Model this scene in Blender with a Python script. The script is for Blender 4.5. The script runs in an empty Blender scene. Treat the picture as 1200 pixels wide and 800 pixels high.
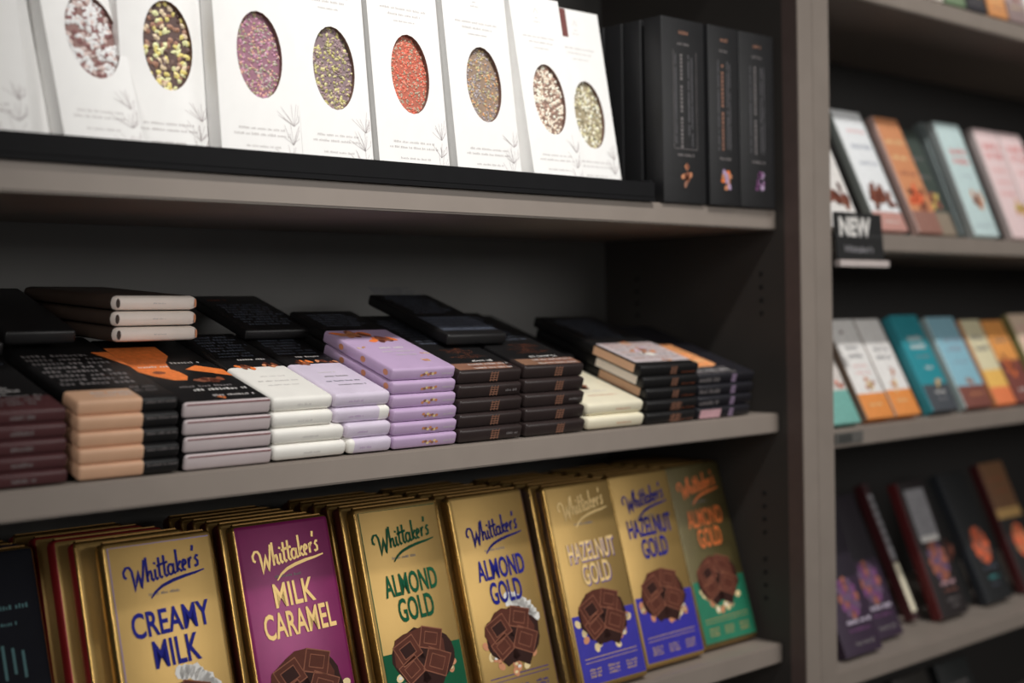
import bpy, bmesh, math, random
from mathutils import Vector, Matrix
random.seed(7)
C = bpy.context.scene.collection
PI = math.pi
R = math.radians

# ---------------------------------------------------------------- camera
# world frame: X along the shelving, Y into the shelves, Z up, metres; the shelf fronts lie in Y = 0
CAM = Vector((0.0, -0.982, 1.5))
def unit(v): return Vector(v).normalized()
ax = unit((1730, 60, 1600))                    # world X seen in camera (right, up, forward)
hz = unit((0, 27.7, 1600))
az = ax.cross(hz)
if az.y < 0: az = -az
az.normalize()
ay = -az.cross(ax)
cam_data = bpy.data.cameras.new('camera')
cam = bpy.data.objects.new('camera', cam_data); C.objects.link(cam)
rot = Matrix(((ax.x, ax.y, -ax.z), (ay.x, ay.y, -ay.z), (az.x, az.y, -az.z)))
cam.matrix_world = Matrix.Translation(CAM) @ rot.to_4x4()
cam_data.sensor_width = 36; cam_data.lens = 48
cam_data.clip_start = 0.02
cam_data.dof.use_dof = True
cam_data.dof.focus_distance = 1.26
cam_data.dof.aperture_fstop = 2.7
bpy.context.scene.camera = cam

# ---------------------------------------------------------------- light
world = bpy.data.worlds.new('shop'); bpy.context.scene.world = world
world.use_nodes = True
bg = world.node_tree.nodes['Background']
bg.inputs[0].default_value = (1.0, 0.95, 0.9, 1); bg.inputs[1].default_value = 0.07
def area(name, loc, target, sx, sy, power, col=(1, .975, .94), spread=180):
    l = bpy.data.lights.new(name, 'AREA'); l.shape = 'RECTANGLE'; l.size = sx; l.size_y = sy
    l.energy = power; l.color = col; l.spread = R(spread)
    o = bpy.data.objects.new(name, l); C.objects.link(o); o.location = loc
    o.rotation_euler = (Vector(target) - Vector(loc)).to_track_quat('-Z', 'Y').to_euler()
    return o
def spot(name, loc, target, power, angle, blend, radius=.05, col=(1, .98, .95)):
    l = bpy.data.lights.new(name, 'SPOT'); l.energy = power; l.spot_size = R(angle); l.spot_blend = blend
    l.shadow_soft_size = radius; l.color = col
    o = bpy.data.objects.new(name, l); C.objects.link(o); o.location = loc
    o.rotation_euler = (Vector(target) - Vector(loc)).to_track_quat('-Z', 'Y').to_euler()
    return o
spot('ceiling_spot', (0.60, -1.18, 3.25), (0.87, 0, 1.77), 162, 32, 1.0, .07)
spot('ceiling_spot', (1.60, -.98, 3.65), (1.95, 0, 1.45), 150, 42, .8)
area('ceiling_panel_light', (2.3, -3.0, 2.15), (0.7, 0, 1.35), 1.6, .7, 26)
area('added_streak_light', (-1.2, -1.8, 1.9), (0.7, 0, 1.25), .25, 1.4, 12)  # added lamp out of view, draws bright streaks on the foil block edges
area('ceiling_panel_light', (-0.6, -2.4, 2.8), (0.6, 0, 1.1), 1.2, .6, 6)
bpy.context.scene.view_settings.view_transform = 'Standard'
bpy.context.scene.view_settings.look = 'None'
bpy.context.scene.view_settings.exposure = 0.0
bpy.context.scene.view_settings.gamma = 1.0
bpy.context.scene.view_settings.use_curve_mapping = False

# ---------------------------------------------------------------- materials
def lin(c):
    c = c / 255
    return c / 12.92 if c <= .04045 else ((c + .055) / 1.055) ** 2.4
MATS = {}
def mat(name, rgb, rough=.5, metal=0, var=.08, scale=60, bump=0, bscale=120, spec=.5):
    if name in MATS: return MATS[name]
    m = bpy.data.materials.new(name); m.use_nodes = True
    nt = m.node_tree; b = nt.nodes['Principled BSDF']
    col = [lin(v) for v in rgb]
    tc = nt.nodes.new('ShaderNodeTexCoord')
    nz = nt.nodes.new('ShaderNodeTexNoise'); nz.inputs['Scale'].default_value = scale; nz.inputs['Detail'].default_value = 4
    nt.links.new(tc.outputs['Object'], nz.inputs['Vector'])
    rp = nt.nodes.new('ShaderNodeValToRGB')
    rp.color_ramp.elements[0].position = .3; rp.color_ramp.elements[1].position = .7
    rp.color_ramp.elements[0].color = [v * (1 - var) for v in col] + [1]
    rp.color_ramp.elements[1].color = [min(1, v * (1 + var)) for v in col] + [1]
    nt.links.new(nz.outputs['Fac'], rp.inputs['Fac']); nt.links.new(rp.outputs['Color'], b.inputs['Base Color'])
    b.inputs['Roughness'].default_value = rough; b.inputs['Metallic'].default_value = metal
    b.inputs['Specular IOR Level'].default_value = spec
    if bump:
        n2 = nt.nodes.new('ShaderNodeTexNoise'); n2.inputs['Scale'].default_value = bscale; n2.inputs['Detail'].default_value = 3
        nt.links.new(tc.outputs['Object'], n2.inputs['Vector'])
        bp = nt.nodes.new('ShaderNodeBump'); bp.inputs['Strength'].default_value = bump; bp.inputs['Distance'].default_value = .002
        nt.links.new(n2.outputs['Fac'], bp.inputs['Height']); nt.links.new(bp.outputs['Normal'], b.inputs['Normal'])
    MATS[name] = m
    return m
M = {
 'laminate': mat('grey_laminate', (142, 131, 122), .45, var=.04, scale=25),
 'inner': mat('dark_inner_panel', (56, 52, 49), .6, var=.06, scale=18),  # inner panels, a darker tone than the shelf fronts
 'back': mat('dark_grey_back_panel', (98, 97, 95), .6, var=.05, scale=12),
 'darkback': mat('black_back_panel', (34, 32, 31), .6),
 'stile': mat('brown_edge_strip', (90, 75, 71), .55, var=.06),
 'hole': mat('pin_hole_black', (8, 8, 8), .9),
 'black': mat('black_card', (27, 27, 29), .5, var=.1, bump=.1),
 'riser': mat('black_riser', (14, 14, 14), .6),
 'tray': mat('black_tray', (20, 20, 22), .6, spec=.15),
 'white': mat('white_card', (250, 249, 247), .45, var=.015),
 'whiteside': mat('white_card_side', (205, 200, 196), .5, var=.04),
 'gold': mat('gold_foil', (196, 158, 92), .27, .9, .08, 30, .25, 60),
 'goldshaded': mat('shaded_gold_fold', (112, 84, 44), .45, .8, .1),  # gold foil with the shade under the shelf put into its colour
 'goldprint': mat('gold_ink', (205, 172, 110), .4, .5, .05),
 'goldface': mat('gold_foil_face', (180, 148, 90), .42, .7, .05, 15, .12, 25),
 'magenta': mat('magenta_foil', (126, 28, 88), .35, .25, .06),
 'green': mat('green_ink', (8, 84, 54), .6, spec=.2),
 'green2': mat('green_label', (38, 122, 92), .4, .1),
 'blue': mat('blue_ink', (26, 30, 128), .6, spec=.2),
 'bluebody': mat('royal_blue_foil', (50, 44, 160), .38, .15),
 'navy': mat('navy_foil', (20, 20, 62), .35, .3, bump=.15),
 'red': mat('red_foil', (150, 40, 44), .35, .3),
 'orange': mat('orange_ink', (236, 124, 60), .45),
 'teal': mat('teal_ink', (30, 130, 130), .5),
 'bluedark': mat('blue_black_foil', (13, 15, 24), .75, 0, spec=.2),
 'c0': mat('milk_chocolate', (88, 46, 34), .6, spec=.2, var=.2),
 'c1': mat('milk_chocolate_light', (140, 88, 68), .6, spec=.2),
 'c2': mat('milk_chocolate_dark', (50, 25, 20), .6, spec=.2),
 'nut': mat('nut_cream', (232, 208, 156), .5),
 'nut2': mat('nut_tan', (206, 138, 98), .5),
 'shred': mat('white_shred', (228, 226, 222), .6),
 'greyink': mat('grey_ink', (204, 199, 197), .6),
 'twig': mat('twig_ink', (196, 188, 188), .6),
 'dkink': mat('dark_grey_ink', (110, 108, 112), .6),
 'wink': mat('white_ink', (225, 222, 218), .5),
 'mink': mat('mid_ink', (128, 122, 122), .5),
 'cream': mat('cream_paper', (238, 230, 204), .45, var=.02),
 'ivory': mat('ivory_paper', (240, 237, 230), .45, var=.02),
 'lav': mat('lavender_paper', (190, 164, 198), .42, var=.03),
 'lav2': mat('pale_lavender_paper', (214, 202, 220), .42, var=.04),
 'maroon': mat('maroon_paper', (82, 48, 50), .42, var=.08),
 'tan': mat('tan_paper', (216, 172, 140), .45, var=.03),
 'blackp': mat('black_paper', (20, 19, 20), .45, var=.1),
 'brownp': mat('dark_brown_paper', (48, 38, 37), .4, var=.08),
 'lilacgrey': mat('lilac_grey_paper', (202, 189, 190), .45, var=.03),
 'redline': mat('red_fold', (128, 60, 62), .5),
 'copper': mat('copper_ink', (170, 122, 100), .4, .3),
 'orangeart': mat('orange_art', (246, 130, 62), .5, var=.15, scale=200),
 'brownart': mat('brown_art', (142, 78, 52), .5, var=.3, scale=220),
 'pink': mat('pink_paper', (222, 176, 184), .45),
 'warmwhite': mat('warm_white_paper', (250, 238, 228), .5, var=.02),
 'kraft': mat('kraft_dark_end', (60, 46, 38), .6),
 'lavrim': mat('lavender_rim', (120, 104, 170), .4),
 'darkred': mat('dark_red_foil', (92, 44, 36), .35, .4),
 'goldpale': mat('pale_gold_ink', (240, 206, 140), .35, .3),
 'olive': mat('olive_foil', (96, 86, 52), .4, .4),
 'greyblue': mat('grey_blue_ink', (88, 94, 108), .5),
}

# ---------------------------------------------------------------- mesh helpers
def link(name, me, parent=None, mats=()):
    for m in mats: me.materials.append(m)
    o = bpy.data.objects.new(name, me); C.objects.link(o)
    if parent is not None: o.parent = parent
    return o
def tag(o, label=None, cat=None, group=None, kind=None):
    if label: o['label'] = label
    if cat: o['category'] = cat
    if group: o['group'] = group
    if kind: o['kind'] = kind
    return o
def boxmesh(x0, y0, z0, x1, y1, z1, bev=0):
    bm = bmesh.new()
    bmesh.ops.create_cube(bm, size=1)
    for v in bm.verts:
        v.co = Vector((x0 + (v.co.x + .5) * (x1 - x0), y0 + (v.co.y + .5) * (y1 - y0), z0 + (v.co.z + .5) * (z1 - z0)))
    if bev: bmesh.ops.bevel(bm, geom=bm.edges[:], offset=bev, segments=2, affect='EDGES')
    me = bpy.data.meshes.new('box'); bm.to_mesh(me); bm.free()
    return me
def thing(name, loc, ang=0, rz=0, label=None, cat=None, group=None):
    """Empty at the base edge of a pack.  Local frame: x across, y along the length, z through the thickness."""
    o = bpy.data.objects.new(name, None); C.objects.link(o)
    o.empty_display_size = .02
    o.location = loc; o.rotation_euler = (R(ang), 0, R(rz))
    return tag(o, label, cat, group)

def rbox(W, L, T, r, xs=(), ys=(), pick=None):
    """rounded box; pick(cx, cy, cz) gives each face its material slot"""
    r = min(r, T / 2 - 1e-5)
    def axis(D, extra=()):
        a = {0, r * .35, r, D - r, D - r * .35, D}
        a |= {e for e in extra if r < e < D - r}
        return sorted(a)
    A = [axis(W, xs), axis(L, ys), axis(T)]
    D = (W, L, T)
    verts = {}; vl = []; faces = []; mi = []
    def vid(p):
        k = tuple(round(c, 6) for c in p)
        if k not in verts:
            c = Vector([min(max(p[i], r), D[i] - r) for i in range(3)])
            d = Vector(p) - c
            q = c + (d.normalized() * r if d.length > 1e-9 else d)
            verts[k] = len(vl); vl.append(q)
        return verts[k]
    for ax_ in range(3):
        u, v = [i for i in range(3) if i != ax_]
        for side in (0, 1):
            for i in range(len(A[u]) - 1):
                for j in range(len(A[v]) - 1):
                    quad = []
                    for (a, b) in ((i, j), (i + 1, j), (i + 1, j + 1), (i, j + 1)):
                        p = [0, 0, 0]; p[ax_] = 0 if side == 0 else D[ax_]; p[u] = A[u][a]; p[v] = A[v][b]
                        quad.append(vid(p))
                    flip = (side == 0) != (ax_ == 1)
                    if flip: quad.reverse()
                    faces.append(quad)
                    cx = [0, 0, 0]; cx[ax_] = 0 if side == 0 else D[ax_]
                    cx[u] = (A[u][i] + A[u][i + 1]) / 2; cx[v] = (A[v][j] + A[v][j + 1]) / 2
                    mi.append(pick(*cx) if pick else 0)
    me = bpy.data.meshes.new('pack'); me.from_pydata(vl, [], faces)
    me.polygons.foreach_set('material_index', mi)
    me.polygons.foreach_set('use_smooth', [True] * len(faces))
    me.update()
    return me

_txt = {}
def text_tris(s, bold=.02):
    k = (s, bold)
    if k in _txt: return _txt[k]
    cu = bpy.data.curves.new('t', 'FONT'); cu.body = s; cu.size = 1; cu.offset = bold; cu.resolution_u = 3
    cu.space_character = 1.02
    o = bpy.data.objects.new('t', cu); C.objects.link(o)
    dg = bpy.context.evaluated_depsgraph_get(); dg.update()
    me = o.evaluated_get(dg).to_mesh()
    vs = [(v.co.x, v.co.y) for v in me.vertices]; fs = [tuple(p.vertices) for p in me.polygons]
    o.evaluated_get(dg).to_mesh_clear()
    bpy.data.objects.remove(o); bpy.data.curves.remove(cu)
    x0 = min(v[0] for v in vs); x1 = max(v[0] for v in vs); y0 = min(v[1] for v in vs); y1 = max(v[1] for v in vs)
    vs = [((x - x0) / (x1 - x0) - .5, (y - y0) / (y1 - y0) - .5) for x, y in vs]
    _txt[k] = (vs, fs)
    return _txt[k]

class Print:
    """flat ink on the faces of a pack; plane 'top' is the big face z = T, 'end' the short face y = 0, 'side' the face x = 0"""
    def __init__(s, W, L, T): s.v = []; s.f = []; s.m = []; s.mats = []; s.pl = []; s.D = (W, L, T)
    def slot(s, key):
        m = M[key]
        if m not in s.mats: s.mats.append(m)
        return s.mats.index(m)
    def put(s, pts, faces, key, lvl=0, plane='top'):
        b = len(s.v); h = .00015 + lvl * .00004; W, L, T = s.D
        for x, y in pts:
            s.v.append((x, y, T + h) if plane == 'top' else (x, -h, y) if plane == 'end' else (-h, x, y))
        k = s.slot(key)
        for f in faces: s.f.append([b + i for i in f]); s.m.append(k); s.pl.append(plane)
    def poly(s, pts, key, lvl=0, plane='top'): s.put(pts, [list(range(len(pts)))], key, lvl, plane)
    def rect(s, x0, y0, x1, y1, key, lvl=0, plane='top'): s.poly([(x0, y0), (x1, y0), (x1, y1), (x0, y1)], key, lvl, plane)
    def ell(s, cx, cy, rx, ry, key, lvl=0, plane='top', n=12, rot=0, jit=0):
        pts = []
        for i in range(n):
            a = 2 * PI * i / n; k = 1 + random.uniform(-jit, jit)
            x = rx * math.cos(a) * k; y = ry * math.sin(a) * k
            pts.append((cx + x * math.cos(rot) - y * math.sin(rot), cy + x * math.sin(rot) + y * math.cos(rot)))
        s.poly(pts, key, lvl, plane)
    def ribbon(s, pts, w, key, lvl=0, plane='top', taper=False):
        n = len(pts); out = []
        for i, p in enumerate(pts):
            a = Vector(pts[max(0, i - 1)]); b = Vector(pts[min(n - 1, i + 1)]); d = b - a
            if d.length < 1e-9: d = Vector((1, 0))
            d.normalize(); q = Vector((-d.y, d.x))
            ww = w * (.25 + .75 * math.sin(PI * (i + .5) / n)) if taper else w
            out.append((Vector(p) + q * ww / 2, Vector(p) - q * ww / 2))
        vs = []; fs = []
        for l, r_ in out: vs += [tuple(l), tuple(r_)]
        for i in range(n - 1): fs.append([2 * i, 2 * i + 1, 2 * i + 3, 2 * i + 2])
        s.put(vs, fs, key, lvl, plane)
    def text(s, t, cx, cy, w, h, key, lvl=1, plane='top', rot=0, bold=.02, shear=0):
        vs, fs = text_tris(t, bold)
        c, sn = math.cos(rot), math.sin(rot); o = []
        for x, y in vs:
            X = x * w + y * h * shear; Y = y * h
            o.append((cx + X * c - Y * sn, cy + X * sn + Y * c))
        s.put(o, fs, key, lvl, plane)
    def words(s, x0, x1, y, h, key, lvl=1, plane='top', fill=1.0, dens=1.0):
        """a line of print too small to read: short strokes grouped as words"""
        x = x0
        while x < x1:
            n = random.randint(3, 8)
            for i in range(n):
                if x > x1: break
                w = h * random.uniform(.25, .5)
                hh = h * random.uniform(.6, 1.0)
                if random.random() < dens: s.rect(x, y, x + w, y + hh * fill, key, lvl, plane)
                x += w + h * .28
            x += h * .6
    def build(s, parent):
        o = None
        """one flat label mesh for each face of the pack that carries print"""
        for plane, name in (('top', 'printed_label'), ('end', 'end_label'), ('side', 'side_label')):
            idx = [i for i, f in enumerate(s.f) if s.pl[i] == plane]
            if not idx: continue
            remap = {}; vs = []; fs = []
            for i in idx:
                f = []
                for v in s.f[i]:
                    if v not in remap: remap[v] = len(vs); vs.append(s.v[v])
                    f.append(remap[v])
                fs.append(f)
            me = bpy.data.meshes.new(name); me.from_pydata(vs, [], fs)
            used = sorted({s.m[i] for i in idx})
            me.polygons.foreach_set('material_index', [used.index(s.m[i]) for i in idx]); me.update()
            o = link(name, me, parent, [s.mats[k] for k in used])
            if len(fs) < 60: o['kind'] = 'stuff'
        return o if s.f else None

# hand-drawn script logo (strokes in letter space)
def arc(cx, cy, rx, ry, a0, a1, n=9): return [(cx + rx * math.cos(R(a0 + (a1 - a0) * i / (n - 1))), cy + ry * math.sin(R(a0 + (a1 - a0) * i / (n - 1)))) for i in range(n)]
LOGO = [
 [(-.75, .95), (-1.05, 1.15), (-1.1, 1.6), (-.75, 1.95), (-.3, 1.9), (-.02, 1.5), (.1, .7), (.2, -.45), (.55, .5), (.85, 1.35), (.95, .5), (1.05, -.35), (1.4, .8), (1.7, 2.2)],
 [(1.95, 2.35), (1.95, 1.2), (1.95, 0)], [(1.97, .55), (2.2, .95), (2.45, .95), (2.52, .7), (2.52, .15), (2.65, 0), (2.85, .15)],
 [(3.05, 1.0), (3.05, .2), (3.2, 0), (3.4, .15)], [(3.02, 1.45), (3.1, 1.65)],
 [(3.65, 2.0), (3.62, .2), (3.8, 0), (4.0, .15)], [(3.3, 1.2), (4.0, 1.28), (4.85, 1.3)], [(4.35, 2.05), (4.32, .2), (4.5, 0), (4.7, .12)],
 arc(5.15, .5, .36, .5, 30, 340), [(5.55, 1.0), (5.53, .2), (5.68, 0), (5.85, .12)],
 [(6.08, 2.2), (6.06, 0)], [(6.6, 1.0), (6.1, .48), (6.6, 0), (6.75, .1)],
 [(6.85, .45), (7.3, .62)] + arc(7.07, .5, .26, .5, 20, 300), [(7.75, 1.0), (7.72, 0)], [(7.75, .6), (7.95, .95), (8.2, .95)],
 [(8.45, 2.1), (8.36, 1.55)],
 [(9.1, .92), (8.85, 1.02), (8.65, .78), (8.95, .45), (8.92, .1), (8.6, .03), (8.5, .2)],
]
def logo(p, x0, x1, ybase, key, lvl=2, rot=.16, shadow=None):
    s = (x1 - x0) / 10.3
    def tr(q, dx=0, dy=0):
        x = (q[0] + 1.1 + q[1] * .22) * s + dx; y = q[1] * s * 1.25 + dy
        return (x0 + x * math.cos(rot) - y * math.sin(rot), ybase + x * math.sin(rot) + y * math.cos(rot))
    sets = [(0, 0, key, lvl, .33)]
    for dx, dy, k, l, w in sets:
        for st in LOGO: p.ribbon([tr(q, dx, dy) for q in st], w * s, k, l)
        sw = [(2.1, -1.55), (2.8, -1.08), (3.8, -.75), (5.2, -.58), (6.8, -.52), (8.4, -.55), (9.7, -.5)]
        p.ribbon([tr(q, dx, dy) for q in sw], .42 * s, k, l, taper=True)

def choc_art(p, cx, cy, s, shred=False, nuts=('nut', 'nut2'), lvl=3, seed=0):
    rnd = random.Random(seed)
    for i in range(13):                                            # nuts round the lower edge
        a = R(rnd.uniform(188, 352)); rr = s * rnd.uniform(.42, .54)
        p.ell(cx + rr * math.cos(a), cy + rr * math.sin(a) * .92, s * .062, s * .048, rnd.choice(nuts), lvl, rot=rnd.uniform(0, 3))
        if i % 2: p.ell(cx + rr * math.cos(a) * 1.0, cy + rr * math.sin(a) * .92, s * .03, s * .02, 'shred' if i % 4 == 1 else 'nut', lvl + 1)
    if shred:
        for i in range(10):
            a = R(20 + i * 7.5); p.ell(cx + s * .46 * math.cos(a), cy + s * .44 * math.sin(a), s * .09, s * .07, 'shred', lvl, n=7, rot=a, jit=.25)
    p.ell(cx, cy - s * .02, s * .47, s * .35, 'c2', lvl + 2, n=22, jit=.07)
    p.ell(cx - s * .04, cy + s * .03, s * .42, s * .30, 'c0', lvl + 3, n=18, jit=.08)
    # broken squares, each a top face with a bevelled rim and two darker flanks
    for (ox, oy, a, k) in ((-.22, .10, 24, 1.0), (.16, .20, -18, .95), (-.20, -.16, 30, .9), (.20, -.13, -26, 1.05)):
        a = R(a); q = .17 * k * s
        def P(x, y): return (cx + ox * s + (x * math.cos(a) - y * math.sin(a)) * q, cy + oy * s * .9 + (x * math.sin(a) + y * math.cos(a)) * q * .88)
        p.poly([P(-1, -.9), P(1, -.9), P(.9, -1.9), P(-.8, -1.8)], 'c2', lvl + 4)
        p.poly([P(-1, -.9), P(1, -.9), P(1, .9), P(-1, .9)], 'c0', lvl + 5)
        p.ribbon([P(-1, -.9), P(1, -.9), P(1, .9), P(-1, .9), P(-1, -.9)], s * .016, 'c1', lvl + 6)
        p.ribbon([P(-.6, -.5), P(.6, -.5), P(.6, .5), P(-.6, .5), P(-.6, -.5)], s * .012, 'c1', lvl + 6)
        p.poly([P(-.55, -.45), P(.55, -.45), P(.55, .45), P(-.55, .45)], 'c2' if ox < 0 and oy > 0 else 'c0', lvl + 7)

def twigs(p, x0, y0, w, h, seed):
    rnd = random.Random(seed)
    for k in range(3):
        bx = x0 + w * (.55 + .3 * k / 3); by = y0 + h * .33 * k
        for i in range(11):
            a = R(90 + rnd.uniform(-62, 62)); l = h * rnd.uniform(.16, .42)
            m = (bx + math.cos(a) * l * .5 + rnd.uniform(-1, 1) * .001, by + math.sin(a) * l * .5)
            e = (bx + math.cos(a) * l, by + math.sin(a) * l)
            e = (min(e[0], x0 + w), e[1]); m = (min(m[0], x0 + w), m[1])
            p.ribbon([(bx, by), m, e], .00035, 'twig', 0)

# ---------------------------------------------------------------- shelving
XIN = 1.342
ZS = dict(S0=2.02, S1=1.6225, S2=1.3805, S3=1.1045, R0=1.9235, R1=1.6010, R2=1.3520, R3=1.0470, R4=.78)
TH = .0235
DEPTH = .282
def part(name, dims, m, parent, bev=0, label=None):
    o = link(name, boxmesh(*dims, bev=bev), parent, [m])
    if label: o['label'] = label
    return o
XL = .02
unit1 = thing('display_shelving', (XL, 0, 0), label='wide grey laminate shelving bay holding white boxes, stacked bars and gold blocks', cat='shelving')
def P1(name, d, m, bev=0, label=None): return part(name, (d[0] - XL, d[1], d[2], d[3] - XL, d[4], d[5]), m, unit1, bev, label)
for k in ('S0', 'S1', 'S2', 'S3'):
    z = ZS[k]
    P1('shelf', (XL + .03, 0, z - TH, XIN - .001, DEPTH, z), M['laminate'], .0018)
P1('shelf', (XL + .03, 0, .80, XIN - .001, DEPTH, .82), M['laminate'], .0018)
P1('back_panel', (XL, DEPTH, .06, XIN + .028, DEPTH + .012, 2.35), M['back'])
P1('side_panel', (XIN, -.011, .06, XIN + .029, DEPTH, 2.35), M['inner'])
P1('side_panel', (XL, -.033, .06, XL + .029, DEPTH, 2.35), M['inner'])
P1('edge_strip', (XIN, -.0320, .06, XIN + .029, -.011, 2.35), M['stile'])
P1('front_edging', (XIN + .0001, -.0335, .06, XIN + .0290, -.0315, 2.35), M['laminate'], .0004)
P1('plinth', (XL, .02, 0, XIN + .029, DEPTH, .06), M['inner'])
XR0 = XIN + .0300; XR = XR0 + .034
unit2 = thing('display_shelving', (XR0, 0, 0), label='grey shelving bay to the right of the seamed upright, with leaning coloured packs', cat='shelving')
def P2(name, d, m, bev=0, label=None): return part(name, (d[0] - XR0, d[1], d[2], d[3] - XR0, d[4], d[5]), m, unit2, bev, label)
XE = 2.75
P2('side_panel', (XR0, -.0305, .06, XR, DEPTH, 2.35), M['inner'])
P2('front_edging', (XR0, -.0330, .06, XR, -.0305, 2.35), M['laminate'], .0004)
P2('side_panel', (XE, -.033, .06, XE + .03, DEPTH, 2.35), M['inner'])
P2('back_panel', (XR0, DEPTH, .06, XE + .03, DEPTH + .012, 2.35), M['darkback'])
for k in ('R0', 'R1', 'R2', 'R3', 'R4'):
    z = ZS[k]
    P2('shelf', (XR, 0, z - TH, XE, DEPTH, z), M['laminate'], .0018)
P2('shelf', (XR, 0, 2.22, XE, DEPTH, 2.245), M['laminate'], .0018)
P2('plinth', (XR0, .02, 0, XE, DEPTH, .06), M['inner'])
# shelf-pin holes in the inner side panel, two columns of short groups
hb = bmesh.new()
bmesh.ops.create_cone(hb, cap_ends=True, segments=12, radius1=.0026, radius2=.0026, depth=.0012)
bmesh.ops.rotate(hb, verts=hb.verts, cent=(0, 0, 0), matrix=Matrix.Rotation(PI / 2, 3, 'Y'))
hm = bpy.data.meshes.new('pin_hole'); hb.to_mesh(hm); hb.free(); hm.materials.append(M['hole'])
for yy in (.024, .225):
    for z0 in (1.50, 1.235, 1.155, 1.76):
        for i in range(4):
            o = bpy.data.objects.new('pin_hole', hm); C.objects.link(o); o.parent = unit1
            o.location = (XIN - XL - .0003, yy, z0 + i * .0158)
fl = link('floor', boxmesh(-3, -4, -.1, 6, .8, 0), None, [mat('floor_vinyl', (90, 84, 78), .5, var=.1, scale=6)]); tag(fl, kind='structure')
wb = link('wall_back', boxmesh(-3, .6, 0, 6, .7, 3.6), None, [mat('wall_paint', (60, 58, 56), .8)]); tag(wb, kind='structure')

# ---------------------------------------------------------------- top shelf: tray and white window boxes
zt = ZS['S1']
tr = thing('display_tray', (.04, -.0050, zt + .0002), label='long low black tray on the top shelf holding the white boxes', cat='tray')
part('tray_base', (0, 0, 0, 1.118 - .04, .22, .004), M['tray'], tr)
part('tray_lip', (0, 0, .004, 1.118 - .04, .004, .0205), M['tray'], tr, .0008)
part('tray_back', (0, .216, .004, 1.118 - .04, .22, .0235), M['tray'], tr)
part('tray_end', (0, .004, .004, .004, .216, .0235), M['tray'], tr)
part('tray_end', (1.074, .004, .004, 1.078, .216, .0235), M['tray'], tr)

def chips(parent, W, cy, rx, ry, z, cols, size, n, seed):
    rnd = random.Random(seed); vs = []; fs = []; mi = []
    base = [(1, 0, 0), (-1, 0, 0), (0, 1, 0), (0, -1, 0), (0, 0, 1), (.6, .6, .5), (-.6, .6, .5), (-.6, -.6, .5), (.6, -.6, .5)]
    tri = [(0, 5, 8), (0, 2, 5), (2, 6, 5), (2, 1, 6), (1, 7, 6), (1, 3, 7), (3, 8, 7), (3, 0, 8), (4, 8, 5), (4, 5, 6), (4, 6, 7), (4, 7, 8)]
    tri = [(0, 5, 8), (0, 2, 5), (2, 6, 5), (2, 1, 6), (1, 7, 6), (1, 3, 7), (3, 8, 7), (3, 0, 8), (4, 5, 6), (4, 6, 7), (4, 7, 8), (4, 8, 5)]
    for i in range(n):
        a = rnd.uniform(0, 2 * PI); q = math.sqrt(rnd.random())
        cx = W / 2 + rx * 1.02 * q * math.cos(a); yy = cy + ry * 1.02 * q * math.sin(a)
        th = rnd.uniform(0, PI); sx = size * rnd.uniform(.6, 1.3); sy = size * rnd.uniform(.5, .9); sz = size * .55
        b = len(vs)
        for x, y, zz in base:
            X = x * sx; Y = y * sy
            vs.append((cx + X * math.cos(th) - Y * math.sin(th), yy + X * math.sin(th) + Y * math.cos(th), z + zz * sz))
        k = rnd.randrange(len(cols))
        for t in tri: fs.append([b + j for j in t]); mi.append(k)
    me = bpy.data.meshes.new('topping'); me.from_pydata(vs, [], fs); me.polygons.foreach_set('material_index', mi); me.update()
    o = link('nut_topping', me, parent, cols); o['kind'] = 'stuff'
    return o
def cm(rgb): return mat('ink_%d_%d_%d' % rgb, rgb, .5, var=.12, scale=300)
WB_L = .203; WB_T = .019
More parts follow.
